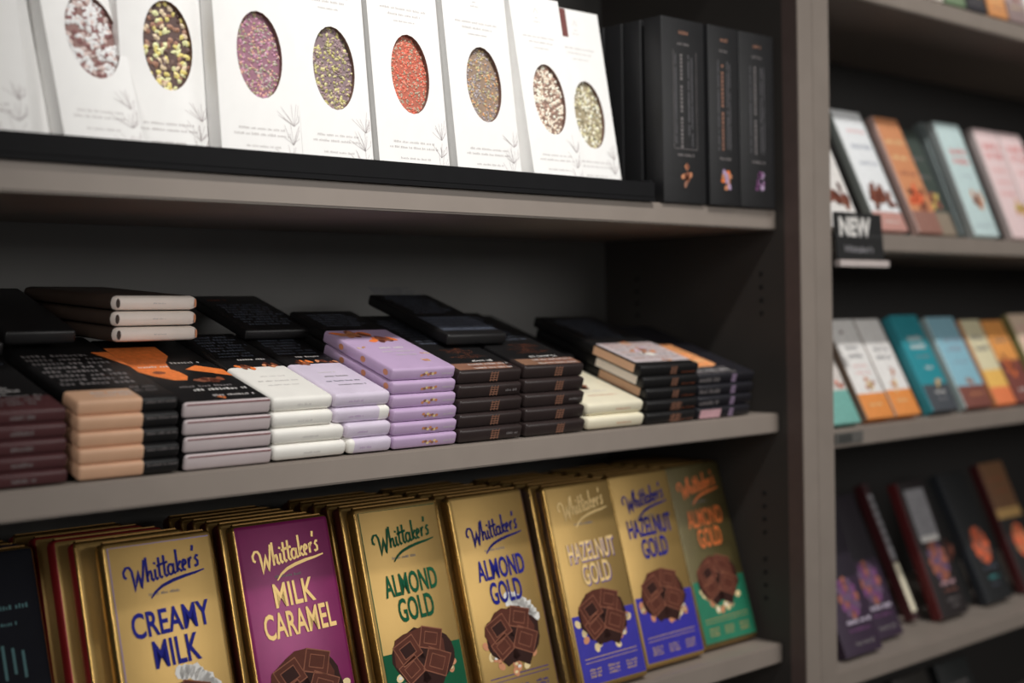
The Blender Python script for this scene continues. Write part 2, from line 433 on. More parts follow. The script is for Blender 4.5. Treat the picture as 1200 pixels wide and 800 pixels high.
def window_box(loc, ang, W, slab, cols, size, n, label, seed, cy=.084, ox=0, L=.204, sticker=False):
    t = thing('chocolate_box', loc, ang, 0, label, 'box')
    T = WB_T; rx, ry = .0222, .0375
    # carton: back, four sides, and a front panel with an oval hole whose cut edge goes 4 mm deep
    vs = []; fs = []; mi = []
    cxx = W / 2 + ox
    angs = sorted(set([2 * PI * i / 40 for i in range(40)] + [math.atan2(y - cy, x - cxx) % (2 * PI) for x in (0, W) for y in (0, L)]))
    for a in angs:
        c, s_ = math.cos(a), math.sin(a)
        k = min(((W - cxx if c > 0 else cxx) / abs(c)) if abs(c) > 1e-9 else 9, ((L - cy if s_ > 0 else cy) / abs(s_)) if abs(s_) > 1e-9 else 9)
        e = 1 / math.sqrt((c / rx) ** 2 + (s_ / ry) ** 2)
        vs += [(cxx + c * k, cy + s_ * k, T), (cxx + c * e, cy + s_ * e, T), (cxx + c * e, cy + s_ * e, T - .004)]
    N = len(angs)
    for i in range(N):
        j = (i + 1) % N
        fs.append([3 * i, 3 * j, 3 * j + 1, 3 * i + 1]); mi.append(0)
        fs.append([3 * i + 1, 3 * j + 1, 3 * j + 2, 3 * i + 2]); mi.append(1)
    b = len(vs)
    vs += [(0, 0, 0), (W, 0, 0), (W, L, 0), (0, L, 0), (0, 0, T), (W, 0, T), (W, L, T), (0, L, T)]
    for f in ((0, 3, 2, 1), (0, 1, 5, 4), (1, 2, 6, 5), (2, 3, 7, 6), (3, 0, 4, 7)): fs.append([b + i for i in f]); mi.append(0)
    me = bpy.data.meshes.new('window_carton'); me.from_pydata(vs, [], fs); me.polygons.foreach_set('material_index', mi); me.update()
    link('carton', me, t, [M['white'], cm((120, 92, 84))])
    sl = link('chocolate_slab', boxmesh(.004, .012, T - .012, W - .004, L - .012, T - .0045), t, [cm(tuple(min(250, int(v * 1.08 + 8)) for v in slab))])
    chips(sl, cxx * 2, cy, rx, ry, T - .0045, [cm(tuple(min(250, int(v * 1.10 + 14)) for v in c)) for c in cols], size, n, seed)
    p = Print(W, L, T)
    for y, a, b_, h in ((.0335, .22, .8, .0022), (.0285, .16, .84, .0022), (.0185, .30, .72, .0020), (.0075, .34, .68, .0018)):
        p.words(W * a, W * b_, y, h, 'greyink', 0)
    UP = []
    for y, a, b_, h in ((.159, .18, .82, .0022), (.1535, .28, .74, .0022), (.1475, .36, .66, .0016)):
        UP.append((W * a, W * b_, y, h))
    q = Print(W, L, T)
    for u in UP: q.words(*u, 'greyink', 0)
    q.ribbon([(W / 2 - .003, .186), (W / 2, .192), (W / 2 + .003, .186)], .0007, 'greyink', 0)
    q.ribbon([(W / 2 - .002, .181), (W / 2 + .002, .181)], .0007, 'greyink', 0); q.words(W / 2 - .005, W / 2 + .005, .176, .0016, 'greyink', 0)
    twigs(p, W * .72, .006, W * .26, .05, seed)
    if sticker:
        q.rect(.0085, .172, .0260, .2035, 'maroonlabel', 1)
    p.build(t); q.build(t)
    return t
M['maroonlabel'] = mat('maroon_label', (120, 72, 68), .5)
def closed_box(loc, ang, W, L, T, m, label, group=None, name='chocolate_box'):
    t = thing(name, loc, ang, 0, label, 'box', group)
    o = link('carton', rbox(W, L, T, .0008), t, [m])
    link('end_flap', boxmesh(.002, L - .0002, .002, W - .002, L + .0008, T - .002), t, [m])
    return t
CREAMS = [(232, 226, 214), (214, 204, 190), (190, 170, 156)]
BX = [ # face left x, width, angle, slab, topping colours, chip size, count, label, backs, seed
 (.352, .080, 78, (150, 140, 132), CREAMS, .0026, 120, 'white window box cut off by the left edge of the picture', 0),
 (.4560, .0650, 71, (130, 98, 92), [(232, 230, 224), (224, 220, 214), (196, 178, 172), (122, 82, 80)], .0036, 190, 'white box whose oval window shows white chunks on pink-brown chocolate', 3),
 (.5150, .0765, 85, (82, 62, 58), [(232, 216, 160), (222, 196, 118), (214, 190, 160), (150, 110, 90), (92, 70, 64)], .0032, 150, 'white box whose oval window shows yellow nuts on dark chocolate', 0),
 (.5900, .0790, 85, (138, 96, 112), [(178, 124, 150), (160, 152, 116), (150, 104, 124), (170, 156, 152), (196, 150, 134), (140, 140, 120)], .0016, 420, 'white box whose oval window shows a pink and green topping', 1),
 (.6694, .0755, 84.5, (124, 104, 108), [(176, 168, 104), (132, 108, 112), (190, 182, 128), (150, 126, 122), (126, 116, 92), (140, 120, 124)], .0021, 400, 'white box whose oval window shows green-yellow seeds, left of the red one', 0),
 (.7520, .0825, 84, (170, 90, 72), [(208, 100, 78), (216, 120, 94), (160, 134, 112), (200, 92, 72), (186, 134, 116), (150, 140, 120)], .0015, 480, 'white box whose oval window shows an orange-red topping', 1),
 (.8450, .0825, 83, (140, 118, 100), [(180, 160, 116), (150, 140, 140), (196, 146, 100), (134, 124, 124), (160, 156, 122), (146, 136, 138)], .0017, 380, 'white box with oval window of grey, gold and orange topping', 1),
 (.9457, .0715, 79.5, (128, 104, 92), [(226, 214, 196), (204, 186, 166), (160, 128, 112), (214, 200, 184)], .0023, 330, 'white box whose oval window shows cream and light brown nuts', 2),
 (1.0200, .0766, 80, (150, 138, 112), [(228, 222, 198), (206, 200, 160), (216, 206, 186), (110, 104, 80)], .0022, 220, 'white box beside the black cartons, window of cream nuts, maroon label on its corner', 0),
]
for i, (x, w, ang, slab, cols, size, n, lab, backs) in enumerate(BX):
    a = R(ang); T = WB_T
    yf = .0008 + .0205 * (1 if i in (2, 8) else 0) + (.004 if i == 0 else 0)
    # centre of the base edge: the back bottom edge stands on the tray
    loc = (x, yf + T * math.sin(a), zt + .0044)
    window_box(loc, ang, w, slab, [c for c in cols], size, n, lab, 20 + i, cy=(.100, .101, .1, .098, .095, .099, .099, .094, .087)[i], ox=(0, .006, .005, .003, .002, .003, .003, .002, .003)[i], sticker=(i == 8))
    bx = {1: -.0160, 7: -.0180, 3: .004}.get(i, -.001)
    names = {1: 'white and pink-brown window box', 3: 'pink and green window box', 5: 'orange-red window box', 6: 'grey and gold window box', 7: 'cream and brown window box'}
    for k in range(backs):
        d = (T + .0012) * (k + 1)
        pos = ('directly behind', 'second behind', 'third behind')[k]
        closed_box((x + bx - .001 * (k % 2), loc[1] + d / math.sin(a) , loc[2]), ang, w, WB_L - .0008, T, M['white'], 'white box standing %s the %s' % (pos, names[i]))

# black cartons at the right end of the top shelf
def black_carton(x, w, y, lab, art=None, L=.203, T=.026, key='bp', rank=0):
    t = thing('chocolate_carton', (x, y + T, zt + .0003), 90, 0, lab, 'carton')
    link('carton', rbox(w, L, T, .0012), t, [M['black']])
    p = Print(w, L, T)
    if art:
        xa, xb, y0, y1 = w * .26, w * .80, .060, .168
        if art == 'amber':
            for (a, b) in (((xa, y0), (xa, y1)), ((xa, y0), (xb, y0)), ((xb, y0), (xb, y1))): p.ribbon([a, b], .0005, 'mink', 0)
        # lines of small vertical lettering
        for xx, key_, h in ((w * .42, 'copper' if art == 'peach' else 'mink', .0046), (w * .60, 'dkink', .0026), (w * .68, 'dkink', .0022), (w * .30, 'dkink', .0022)):
            yy = y1 - .004
            while yy > y0 + .004:
                g = h * random.uniform(.45, .8)
                if random.random() < .85: p.rect(xx, yy - g, xx + h * .75, yy, key_, 0)
                yy -= g + h * .35
        p.words(w * .36, w * .66, .174, .003, 'mink'); p.words(w * .40, w * .60, .186, .004, 'copper'); p.words(w * .34, w * .72, .052, .003, 'mink')
        c = {'amber': ('nut2', 'copper', 'c1'), 'peach': ('orange', 'nut2', 'lav'), 'violet': ('violet', 'lav', 'violet')}[art]
        for i in range(14):
            a = random.uniform(0, 6.28); q = random.uniform(0, 1)
            p.ell(w * .54 + math.cos(a) * .0075 * q, .030 + math.sin(a) * .013 * q, .0034, .0034, c[i % 3], 1 + i % 3, n=8, jit=.3)
    p.build(t)
    return t
M['violet'] = mat('violet_ink', (122, 72, 120), .5)
kx = 1.1336
black_carton(kx, .072, -.004, 'tall black carton with amber emblem and lettering, first right of the white boxes', 'amber')
for k, nm in enumerate(('directly behind', 'second behind', 'third behind')):
    black_carton(kx - .001 * k, .072, -.004 + .0268 * (k + 1) + .004, 'plain black carton standing %s the amber-emblem carton' % nm, None)
black_carton(1.2105, .054, -.006, 'narrow black carton with a peach and violet emblem', 'peach')
black_carton(1.2115, .054, .024, 'black carton standing behind the peach-emblem carton', None)
black_carton(1.2660, .066, -.006, 'black carton with a violet emblem beside the upright', 'violet')

# ---------------------------------------------------------------- middle shelf: stacks of paper-wrapped bars on a sloping black riser
z2 = ZS['S2']
TILT = 18.5
rz0 = .372
def wedge(x0, x1, y0, y1, z0, sl):
    h = (y1 - y0) * math.tan(R(sl))
    vs = [(x0, y0, z0), (x1, y0, z0), (x0, y1, z0), (x1, y1, z0), (x0, y1, z0 + h), (x1, y1, z0 + h), (x0, y0, z0 + .0002), (x1, y0, z0 + .0002)]
    me = bpy.data.meshes.new('wedge'); me.from_pydata(vs, [], [(0, 1, 7, 6), (0, 2, 3, 1), (2, 4, 5, 3), (6, 7, 5, 4), (0, 6, 4, 2), (1, 3, 5, 7)]); me.update()
    return me
L_ = .176
DES = {}
def design(name):
    def deco(f): DES[name] = f; return f
    return deco
def bar(name_label, x, y, z, W, T, tilt, pick, mats, prt, L=L_, rz=0, group=None, xs=(), ys=(), r=.0030):
    t = thing('chocolate_bar', (x, y, z), tilt, rz, name_label, 'chocolate bar', group)
    link('wrapper', rbox(W, L, T, r, xs, ys, pick), t, mats)
    p = Print(W, L, T)
    if prt: prt(p, W, L, T)
    p.build(t)
    return t
ORD = ['bottom bar', 'second bar from the bottom', 'third bar from the bottom', 'fourth bar from the bottom', 'fifth bar from the bottom', 'sixth bar from the bottom']
def stack(kind, xl, xr, n, ztop, spec, tilt=TILT, yf=.003, z=z2, L=L_, jit=.0006, shifts=None, skip_top=0, ends=None):
    """spec(i, top) -> pick, mats, print function, extra dict"""
    rnd = random.Random(hash(kind) % 9999 if False else sum(map(ord, kind)))
    pitch = (ztop - z) / n; T = pitch * math.cos(R(tilt)) * .985; s = math.sin(R(tilt))
    for i in range(n):
        x0, x1 = (xl, xr) if not shifts else (xl + shifts[i][0], xr + shifts[i][1])
        top = i == n - 1
        pick, mats, prt, ex = spec(i, top)
        dy = rnd.uniform(-jit, jit)
        which = 'topmost bar' if top else ORD[i]
        lab = '%s of the %s' % (which, kind)
        bar(lab, x0, yf + T * s + dy, z + .0004 + i * pitch + dy * math.tan(R(tilt)), (x1 - x0) - .0010, T, tilt, pick, mats, prt, L=L, **ex)
    return pitch, T
# print helpers for bar tops
def dark_words(p, W, y0, y1, key, h=.0045, gap=1.7, x0=.12, x1=.88, lvl=0):
    y = y0
    while y < y1:
        p.words(W * (x0 + random.uniform(0, .08)), W * (x1 - random.uniform(0, .2)), y, h, key, lvl); y += h * gap
def blob(p, cx, cy, s, keys, n=9, lvl=1, fl=.6):
    for i in range(n):
        a = random.uniform(0, 6.28); q = random.random()
        p.ell(cx + math.cos(a) * s * q, cy + math.sin(a) * s * q * fl, s * .38, s * .22, keys[i % len(keys)], lvl + i % 3, n=8, rot=random.uniform(0, 3), jit=.25)

def s_maroon(i, top):
    def prt(p, W, L, T):
        p.words(W * .35, W * .62, T * .35, T * .3, 'mink', 0, 'end')
        if top:
            dark_words(p, W, .012, .03, 'mink', .005, 1.6, .2, .9)
            p.poly([(0.004, .062), (W * .45, .052), (W * .5, .085), (.004, .1)], 'orangeart', 0)
            dark_words(p, W, .034, .056, 'greyink', .004, 1.7, .1, .7); dark_words(p, W, .1, .165, 'greyblue', .004)
    return (lambda cx, cy, cz: 0 if cy < .03 else 1), [M['maroon'], M['blackp']], prt, dict(ys=(.03,))
def s_tan(i, top):
    def prt(p, W, L, T):
        p.words(W * .66, W * .97, T * .62, T * .16, 'mink', 0, 'end')
        if top:
            p.words(W * .22, W * .60, .016, .0045, 'greyink'); p.words(W * .22, W * .62, .010, .0035, 'greyink')
            p.words(W * .66, W * .92, .018, .004, 'mink'); p.words(W * .66, W * .92, .026, .004, 'mink')
            dark_words(p, W, .040, .125, 'mink', .0062, 1.75, .05, .9)
            p.poly([(W * .985, .082), (W * .985, .125), (W * .80, .125)], 'orangeart', 0)
    def pick(cx, cy, cz): return 0 if (cx < .62 * .0865 and cy < .026) else 1
    return pick, [M['tan'], M['blackp']], prt, dict(xs=(.62 * .0865,), ys=(.026,))
def s_grey(i, top):
    def prt(p, W, L, T):
        p.rect(.002, T * .86, W - .002, T * .95, 'redline', 0, 'end')
        if top:
            p.poly([(.001, .082), (W * .10, .070), (W * .26, .057), (W * .40, .056), (W * .47, .066), (W * .45, .078), (W * .40, .086), (W * .46, .104), (W * .60, .122), (W * .62, .150), (.001, .150)], 'orangeart', 0)
            p.poly([(W * .98, .062), (W * .98, .080), (W * .74, .094), (W * .56, .084)], 'orangeart', 0)
            blob(p, W * .64, .056, .014, ['brownart', 'c1', 'c0'], 10)
            p.words(W * .3, W * .9, .028, .0055, 'wink'); p.words(W * .2, W * .78, .0375, .0045, 'mink'); p.words(W * .42, W * .88, .0135, .0042, 'greyink')
            p.words(W * .5, W * .85, .1, .005, 'wink'); p.words(W * .08, W * .4, .092, .004, 'wink'); p.ell(W * .22, .078, .006, .004, 'brownart', 1)
            blob(p, W * .5, .009, .006, ['orangeart', 'nut2'], 3, 1)
    return (lambda cx, cy, cz: 0 if (cy < .0031 and cz < .02) else 1), [M['lilacgrey'], M['blackp']], prt, {}
def art_dark(p, W, front):
    blob(p, W * .32, front + .004, .011, ['brownart', 'c1', 'orangeart', 'c0'], 8, 2)
    blob(p, W * .75, front + .007, .010, ['brownart', 'c0', 'nut2'], 7, 2)
    p.words(W * .35, W * .78, front + .020, .0042, 'wink')
    dark_words(p, W, front + .03, .165, 'greyblue', .0045)
def s_white(i, top):
    def prt(p, W, L, T):
        p.words(W * .4, W * .62, T * .42, T * .14, 'greyink', 0, 'end')
        if top:
            p.words(W * .22, W * .72, .030, .0024, 'greyink'); p.words(W * .16, W * .8, .040, .003, 'greyink'); p.words(W * .3, W * .7, .052, .0024, 'greyink')
            art_dark(p, W, .076)
    return (lambda cx, cy, cz: 0 if cy < .078 else 1), [M['ivory'], M['blackp']], prt, dict(ys=(.078,), r=.0045)
def s_lavwhite(i, top):
    def prt(p, W, L, T):
        p.words(W * .25, W * .5, T * .4, T * .16, 'lav', 0, 'end')
        if top:
            p.words(W * .3, W * .78, .022, .0028, 'dkink'); p.words(W * .2, W * .8, .032, .0032, 'greyblue'); p.words(W * .3, W * .7, .044, .0035, 'mink'); p.words(W * .3, W * .6, .055, .003, 'greyink')
            art_dark(p, W, .078)
    def pick(cx, cy, cz):
        if cy > .080: return 1
        return 2 if (cx > .049 and i < 3) or (cx < .006 and i == 0) else 0
    return pick, [M['lav2'], M['blackp'], M['ivory']], prt, dict(xs=(.049, .006), ys=(.080,), r=.0040)
def s_lav(i, top):
    def prt(p, W, L, T):
        blob(p, W * .56, T * .5, T * .42, ['nut2', 'nut', 'orange'], 5, 0, .5) if False else None
        for k in range(7): p.ell(W * (.46 + .035 * k), T * random.uniform(.35, .6), T * .16, T * .12, ('nut2', 'copper', 'nut')[k % 3], 0, 'end', n=7)
        p.words(W * .78, W * .95, T * .4, T * .14, 'greyink', 0, 'end')
        for k in range(3): p.ell(.01 + .036 * k, T * .5, .004, T * .25, 'nut2', 0, 'side', n=8)
        if top:
            blob(p, W * .62, .082, .016, ['brownart', 'orangeart', 'c0', 'c1'], 12, 1, .35)
            blob(p, W * .30, .100, .020, ['orangeart', 'brownart', 'nut2'], 12, 1, .3)
            p.words(W * .35, W * .72, .056, .0045, 'wink', 2); p.words(W * .3, W * .8, .046, .0035, 'greyink', 1); p.words(W * .42, W * .72, .036, .003, 'greyink', 1)
            blob(p, W * .72, .020, .007, ['nut2', 'nut'], 5, 1, .4); blob(p, W * .12, .060, .006, ['nut2', 'nut'], 4, 1); blob(p, W * .9, .04, .006, ['nut2', 'nut'], 4, 1)
            dark_words(p, W, .125, .16, 'greyblue', .004)
    return (lambda cx, cy, cz: 0 if cy < .112 else 1), [M['lav'], M['blackp']], prt, dict(ys=(.112,))
def s_brown(v):
    def f(i, top):
        def prt(p, W, L, T):
            c = W * .50 if v == 0 else W * .52
            for k in range(3):
                p.ribbon([(c + k * .0042, T * .12), (c + k * .0042 + .0006, T * .9)], .0009, 'copper', 0, 'end')
            for k in range(4): p.rect(c - .001, T * (.2 + .18 * k), c + .0095, T * (.27 + .18 * k), 'copper', 1, 'end')
            if (i * 7 + v) % 3 == 0: p.words(W * .74, W * .92, T * .4, T * .2, 'mink', 0, 'end')
            if top:
                if v == 0: p.rect(.003, .004, W * .86, .021, 'copper', 0)
                else: p.rect(.003, .004, W * .42, .021, 'tanart', 0); p.rect(W * .42, .004, W * .98, .021, 'copper', 0)
                for k in range(3): p.words(W * .3, W * .93, .006 + .005 * k, .0036, 'maroon' if k % 2 else 'greyink', 1)
                p.words(W * .46 if v == 0 else W * .35, W * .76 if v == 0 else W * .8, .0255, .0042, 'wink', 1)
                for k in range(9): p.words(W * random.uniform(.2, .6), W * random.uniform(.6, .85), .036 + .0035 * k, .0014, 'brownart', 1, dens=.7)
                dark_words(p, W, .080, .16, 'greyblue', .0045, 1.8)
        return (lambda cx, cy, cz: 0 if cy < .024 else 1), [M['brownp'], M['blackp']], prt, dict(ys=(.024,))
    return f
M['tanorange'] = mat('tan_orange_paper', (244, 168, 112), .5, var=.1)
M['tanart'] = mat('tan_art', (140, 104, 82), .5)
def s_cream(i, top):
    def prt(p, W, L, T):
        p.words(W * .5, W * .75, T * .4, T * .14, 'nut2', 0, 'end')
        if top:
            p.words(W * .25, W * .75, .022, .0028, 'nut2'); p.words(W * .3, W * .7, .034, .003, 'greyink')
            blob(p, W * .42, .050, .015, ['c0', 'brownart', 'c2'], 12, 1, .5)
    return (lambda cx, cy, cz: 0 if cy < .10 else 1), [M['cream'], M['blackp']], prt, dict(ys=(.10,), r=.0045)
def s_blk(i, top):
    def prt(p, W, L, T):
        c = W * .52
        for k in range(2): p.ribbon([(c + k * .007, T * .1), (c + k * .007, T * .9)], .0010, 'copper', 0, 'end')
        for k in range(4): p.rect(c - .001 - .004 * (i < 2), T * (.16 + .18 * k), c + .009 + .004 * (i < 2), T * (.24 + .18 * k), 'copper', 1, 'end')
        if i > 1: p.rect(.010, T * .12, L * .42, T * .88, 'warmwhite' if i % 2 else 'tan', 0, 'side')
        p.words(W * .7, W * .95, T * .2, T * .12, 'brownart', 0, 'end')
        if top:
            p.rect(.002, .012, W * .97, .075, 'lilacgrey', 0)
            blob(p, W * .5, .072, .012, ['orangeart', 'brownart', 'tan'], 9, 1, .3); blob(p, W * .5, .045, .02, ['nut2', 'lav2', 'copper', 'ivory'], 12, 1, .6)
            for k in range(6): p.words(W * .12, W * .9, .024 + .009 * k, .0045, 'brownart' if k > 3 else ('mink' if k % 2 else 'copper'), 1)
            blob(p, W * .6, .016, .008, ['nut2', 'tan', 'copper'], 7, 2, .5)
            dark_words(p, W, .095, .16, 'greyblue', .004)
    return (lambda cx, cy, cz: 0), [M['blackp']], prt, {}
def s_navyb(i, top):
    def prt(p, W, L, T):
        for k in range(4): p.rect(W * .58, T * (.15 + .2 * k), W * .66, T * (.25 + .2 * k), 'lav', 0, 'end')
        if i == 0: p.rect(.003, T * .1, W * .42, T * .92, 'pink', 0, 'end')
        else: p.words(W * .02, W * .36, T * .25, T * .4, 'mink', 0, 'end')
        if top:
            p.poly([(.002, .024), (W * .50, .024), (W * .62, .030), (W * .60, .102), (W * .06, .102), (.002, .090)], 'tanorange', 0)
            for k in range(5): p.words(W * .04, W * .52, .030 + .011 * k, .005, ('orangeart', 'nut', 'brownart')[k % 3], 1)
            for k in range(3): p.words(W * .02, W * .66, .003 + .007 * k, .005, 'greyink' if k % 2 else 'mink', 1)
    return (lambda cx, cy, cz: 0), [mat('navy_paper', (30, 29, 35), .42)], prt, {}
ST = [
 ('maroon stack at the far left', .3855, .4535, 5, 1.4395, s_maroon),
 ('tan-and-black stack', .4609, .5474, 5, 1.4430, s_tan),
 ('stack with lilac-grey ends', .5507, .6342, 4, 1.4370, s_grey),
 ('stack of white bars', .6350, .6989, 4, 1.4365, s_white),
 ('pale lavender and white stack', .6989, .7620, 4, 1.4365, s_lavwhite),
 ('tall lavender stack', .7632, .8402, 6, 1.4560, s_lav),
 ('dark brown stack beside the lavender one', .8425, .9256, 5, 1.4510, s_brown(0)),
 ('dark brown stack beside the cream one', .9285, 1.0142, 5, 1.4525, s_brown(1)),
 ('cream pair', 1.0180, 1.1069, 2, 1.4095, s_cream),
 ('black stack right of the cream pair', 1.1085, 1.1930, 5, 1.4465, s_blk),
 ('navy-black stack nearest the upright', 1.1975, 1.2985, 4, 1.4330, s_navyb),
]
TOPZ = {}
for kind, xl, xr, n, ztop, spec in ST:
    sh = None
    if kind.startswith('pale'): sh = [(.014, .0005), (.012, 0), (0, 0), (0, 0)]
    if kind == 'stack of white bars': sh = [(0, .0135), (0, .0115), (0, 0), (0, 0)]
    if kind.startswith('black stack'): sh = [(.001, 0), (.001, .002), (.001, .003), (-.004, .005), (-.008, .006)]
    if kind.startswith('navy'): sh = [(-.001, -.006), (0, -.002), (0, 0), (0, .003)]
    stack(kind, xl, xr, n, ztop, spec, shifts=sh, tilt={0: 17, 1: 16, 2: 17}.get([q[0] for q in ST].index(kind), TILT))
rs = thing('sloping_riser', (rz0, .006, z2 + .0002), label='sloping black riser hidden under the stacked bars on the middle shelf', cat='riser')
link('ramp', wedge(0, 1.31 - rz0, 0.014, .262, 0, 14.5), rs, [M['riser']])

# loose bars lying on top of the stacks, further back
def dark_top(key, key2='greyblue'):
    def prt(p, W, L, T):
        p.rect(.004, .012, W - .004, .058, key, 0)
        for k in range(5): p.words(W * .1, W * .9, .016 + .0085 * k, .0045, key2, 1)
        dark_words(p, W, .07, .165, 'greyblue', .004)
    return prt
slope = math.tan(R(TILT))
def on_top(label, x, yf, ztop_front, W, T, prt, mkey='blackp', L=L_, tilt=TILT):
    bar(label, x, yf, ztop_front + (yf - .003) * slope + .0008, W, T, tilt, None, [M[mkey]], prt, L=L)
M['slate'] = mat('slate_print', (58, 62, 72), .5, var=.15)
def faint(p, W, L, T):
    p.words(W * .15, W * .4, L - .02, .006, 'rust', 0); dark_words(p, W, .015, L - .03, 'greyblue', .0045)
M['rust'] = mat('rust_ink', (120, 66, 52), .5)
on_top('loose black slate-labelled bar lying on the two dark brown stacks', .876, .062, 1.4525, .080, .0120, dark_top('slate'), L=.138)
on_top('loose black bar lying at the back above the white stack', .692, .140, 1.4365, .078, .0105, faint, L=.112)
on_top('loose black bar on the back of the cream pair', 1.014, .100, 1.4105, .080, .0135, None, L=.150)
on_top('loose dark bar at the back of the tan-and-black stack', .455, .125, 1.4430, .062, .0125, None, L=.125)
on_top('loose dark bar at the back of the maroon stack', .372, .110, 1.4395, .076, .0125, None, L=.140)

# three pale-ended bars lying nearly flat above the left stacks
wt, wT = .0137, .0128
for i in range(3):
    def prt(p, W, L, T):
        p.words(W * .45, W * .60, T * .45, T * .10, 'greyink', 0, 'end')
        p.ell(.0035, T * .5, .0022, T * .33, 'kraft', 1, 'end', n=10); p.ell(W - .0035, T * .5, .0012, T * .33, 'nut2', 1, 'end', n=10)
    lab = ('bottom', 'middle', 'topmost')[i] + ' of three dark bars with white ends piled above the left stacks'
    bar(lab, .5465 - .001 * (i % 2), .112, 1.4850 + i * wt, .0890, wT, 5, (lambda cx, cy, cz: 0 if cy < .004 else 1), [M['warmwhite'], M['kraft']], prt, L=.146, rz=8, r=.0055)

# ---------------------------------------------------------------- bottom shelf: foil-wrapped blocks
z3 = ZS['S3']
BL, BW, BT, BA = .219, .104, .0165, 75
def foil_block(x, y, face, lab, words, side='gold', right=None, bottom=None, logo_key='blue', txt='blue', seed=0, shred=False, ang=BA, txtshadow=None, rim=None, lines=True, body='gold', dy=(0, 0, 0, 0), wid=None):
    a = R(ang)
    t = thing('chocolate_block', (x, y + BT * math.sin(a), z3 + .0004), ang, 0, lab, 'chocolate block')
    def pick(cx, cy, cz):
        if cx > BW - .0035 and right: return 2
        if cz > BT - .001 and .003 < cx < BW - .003 and .003 < cy < BL - .003: return 1
        if cx < .0030 and 0 < cz < BT - .003 and side != 'gold': return 3
        return 0
    link('foil_wrapper', rbox(BW, BL, BT, .0055, (), (), pick), t, [M[body], M[face], M[right or 'gold'], M[side]])
    # folded foil fin along the top end, its shade painted in as darker gold
    link('end_fold', boxmesh(.005, BL - .0012, BT * .35, BW - .005, BL + .0012, BT * .62, .0005), t, [M['goldshaded']])
    p = Print(BW, BL, BT)
    if rim:
        p.ribbon([(.0052, .004), (.0052, BL - .0055), (BW - .005, BL - .0055)], .0009, rim, 0)
    if bottom:
        p.rect(.0048, .006, BW - .0045, .078, bottom, 0)
    if words:
        logo(p, .016, .088, .166 + dy[0], logo_key, 6)
        p.words(.036, .064, .158 + dy[0], .0026, 'mink', 1)
        l1, l2 = words
        for dx, dy_, k, lv in (((0, 0, txt, 5),) if not txtshadow else ((.0011, -.0011, txt, 4), (0, 0, txtshadow, 5))):
            wd = .0108 * len(l1) if len(l1) <= 7 else .0100 * len(l1)
            wd = wid or min(wd, .080)
            wd2 = .0108 * len(l2)
            p.text(l1, BW * .51 + dx, .140 + dy_ + dy[1], wd, .0215, k, lv + 9, bold=.018, rot=.035)
            p.text(l2, BW * .52 + dx, .107 + dy_ + dy[2], min(wd2, .078), .0230, k, lv + 9, bold=.018, rot=.035)
        choc_art(p, BW * .50, .0700 + dy[3], .078, shred=shred, seed=seed)
        if lines:
            lk = 'goldprint' if bottom or face == 'magenta' else 'blue'
            p.ribbon([(.012, .0325), (BW - .012, .0335)], .0008, lk, 2); p.ribbon([(.012, .0285), (BW - .012, .0295)], .0006, lk, 2)
            for cx in (.024, .052, .080):
                for k in range(3): p.words(cx - .008, cx + .008, .020 - .0035 * k, .0026, lk, 2)
    p.build(t)
    return t
xr = lambda v: v - BW
def behind(x, y, n, who, side, right=None, dx=.0018, gap=.0024, face='goldface', ang=BA, bodies=('gold',)):
    for k in range(n):
        pos = ('directly behind', 'second behind', 'third behind', 'fourth behind', 'fifth behind')[k]
        d = (BT + gap) / math.sin(R(ang)) * (k + 1)
        foil_block(x - dx * (k + 1) + random.uniform(-.0015, .0015), y + d, face, 'gold foil block standing %s the %s' % (pos, who), None, side=side, right=right, ang=ang, body=bodies[k % len(bodies)])
# the dark one at the left
t = foil_block(xr(.478), .062, 'bluedark', 'dark blue-black foil block with teal lettering, cut off at the left', None, side='navy', ang=72)
M['tealdim'] = mat('dim_teal_ink', (26, 84, 88), .5)
p = Print(BW, BL, BT)
p.words(.02, .09, .168, .004, 'tealdim', 1); p.words(.02, .08, .155, .003, 'tealdim', 1)
blob(p, BW * .7, .072, .016, ['nut2', 'c1', 'c0'], 9, 1)

for k in range(9): p.rect(.016 + .008 * k, .112 + .004 * (k % 2), .0185 + .008 * k, .140 - .003 * (k % 3), 'tealdim', 2)
p.build(t)
behind(xr(.478), .062, 3, 'dark blue-black block at the left', 'navy', ang=72, face='bluedark', bodies=('navy', 'gold', 'navy'))
foil_block(xr(.614), .017, 'goldface', 'gold block reading CREAMY MILK in blue', ('CREAMY', 'MILK'), logo_key='blue', txt='blue', seed=1, shred=True, rim='lavrim', dy=(.012, .008, .0150, .000), wid=.073)
behind(xr(.614) - .006, .017, 4, 'CREAMY MILK block', 'red', 'red', dx=.0065, gap=.008, bodies=('gold', 'red', 'red', 'gold'))
foil_block(xr(.738), .018, 'magenta', 'magenta and gold block reading MILK CARAMEL', ('MILK', 'CARAMEL'), logo_key='goldprint', txt='goldprint', seed=2, dy=(.009, .012, .0190, .004))
behind(xr(.738), .018, 5, 'MILK CARAMEL block', 'darkred')
foil_block(xr(.873), .022, 'goldface', 'gold block reading ALMOND GOLD in green above a green base', ('ALMOND', 'GOLD'), logo_key='green', txt='green', bottom='green', seed=3, rim='green', dy=(.007, .001, .0095, .001))
behind(xr(.873), .022, 5, 'green-lettered ALMOND GOLD block', 'darkred')
foil_block(xr(.988), .019, 'goldface', 'gold block reading ALMOND GOLD in blue, blue right edge', ('ALMOND', 'GOLD'), right='bluebody', logo_key='blue', txt='blue', seed=4, shred=True, dy=(0, .000, .0085, .003))
behind(xr(.988), .019, 5, 'blue-lettered ALMOND GOLD block', 'gold', 'bluebody')
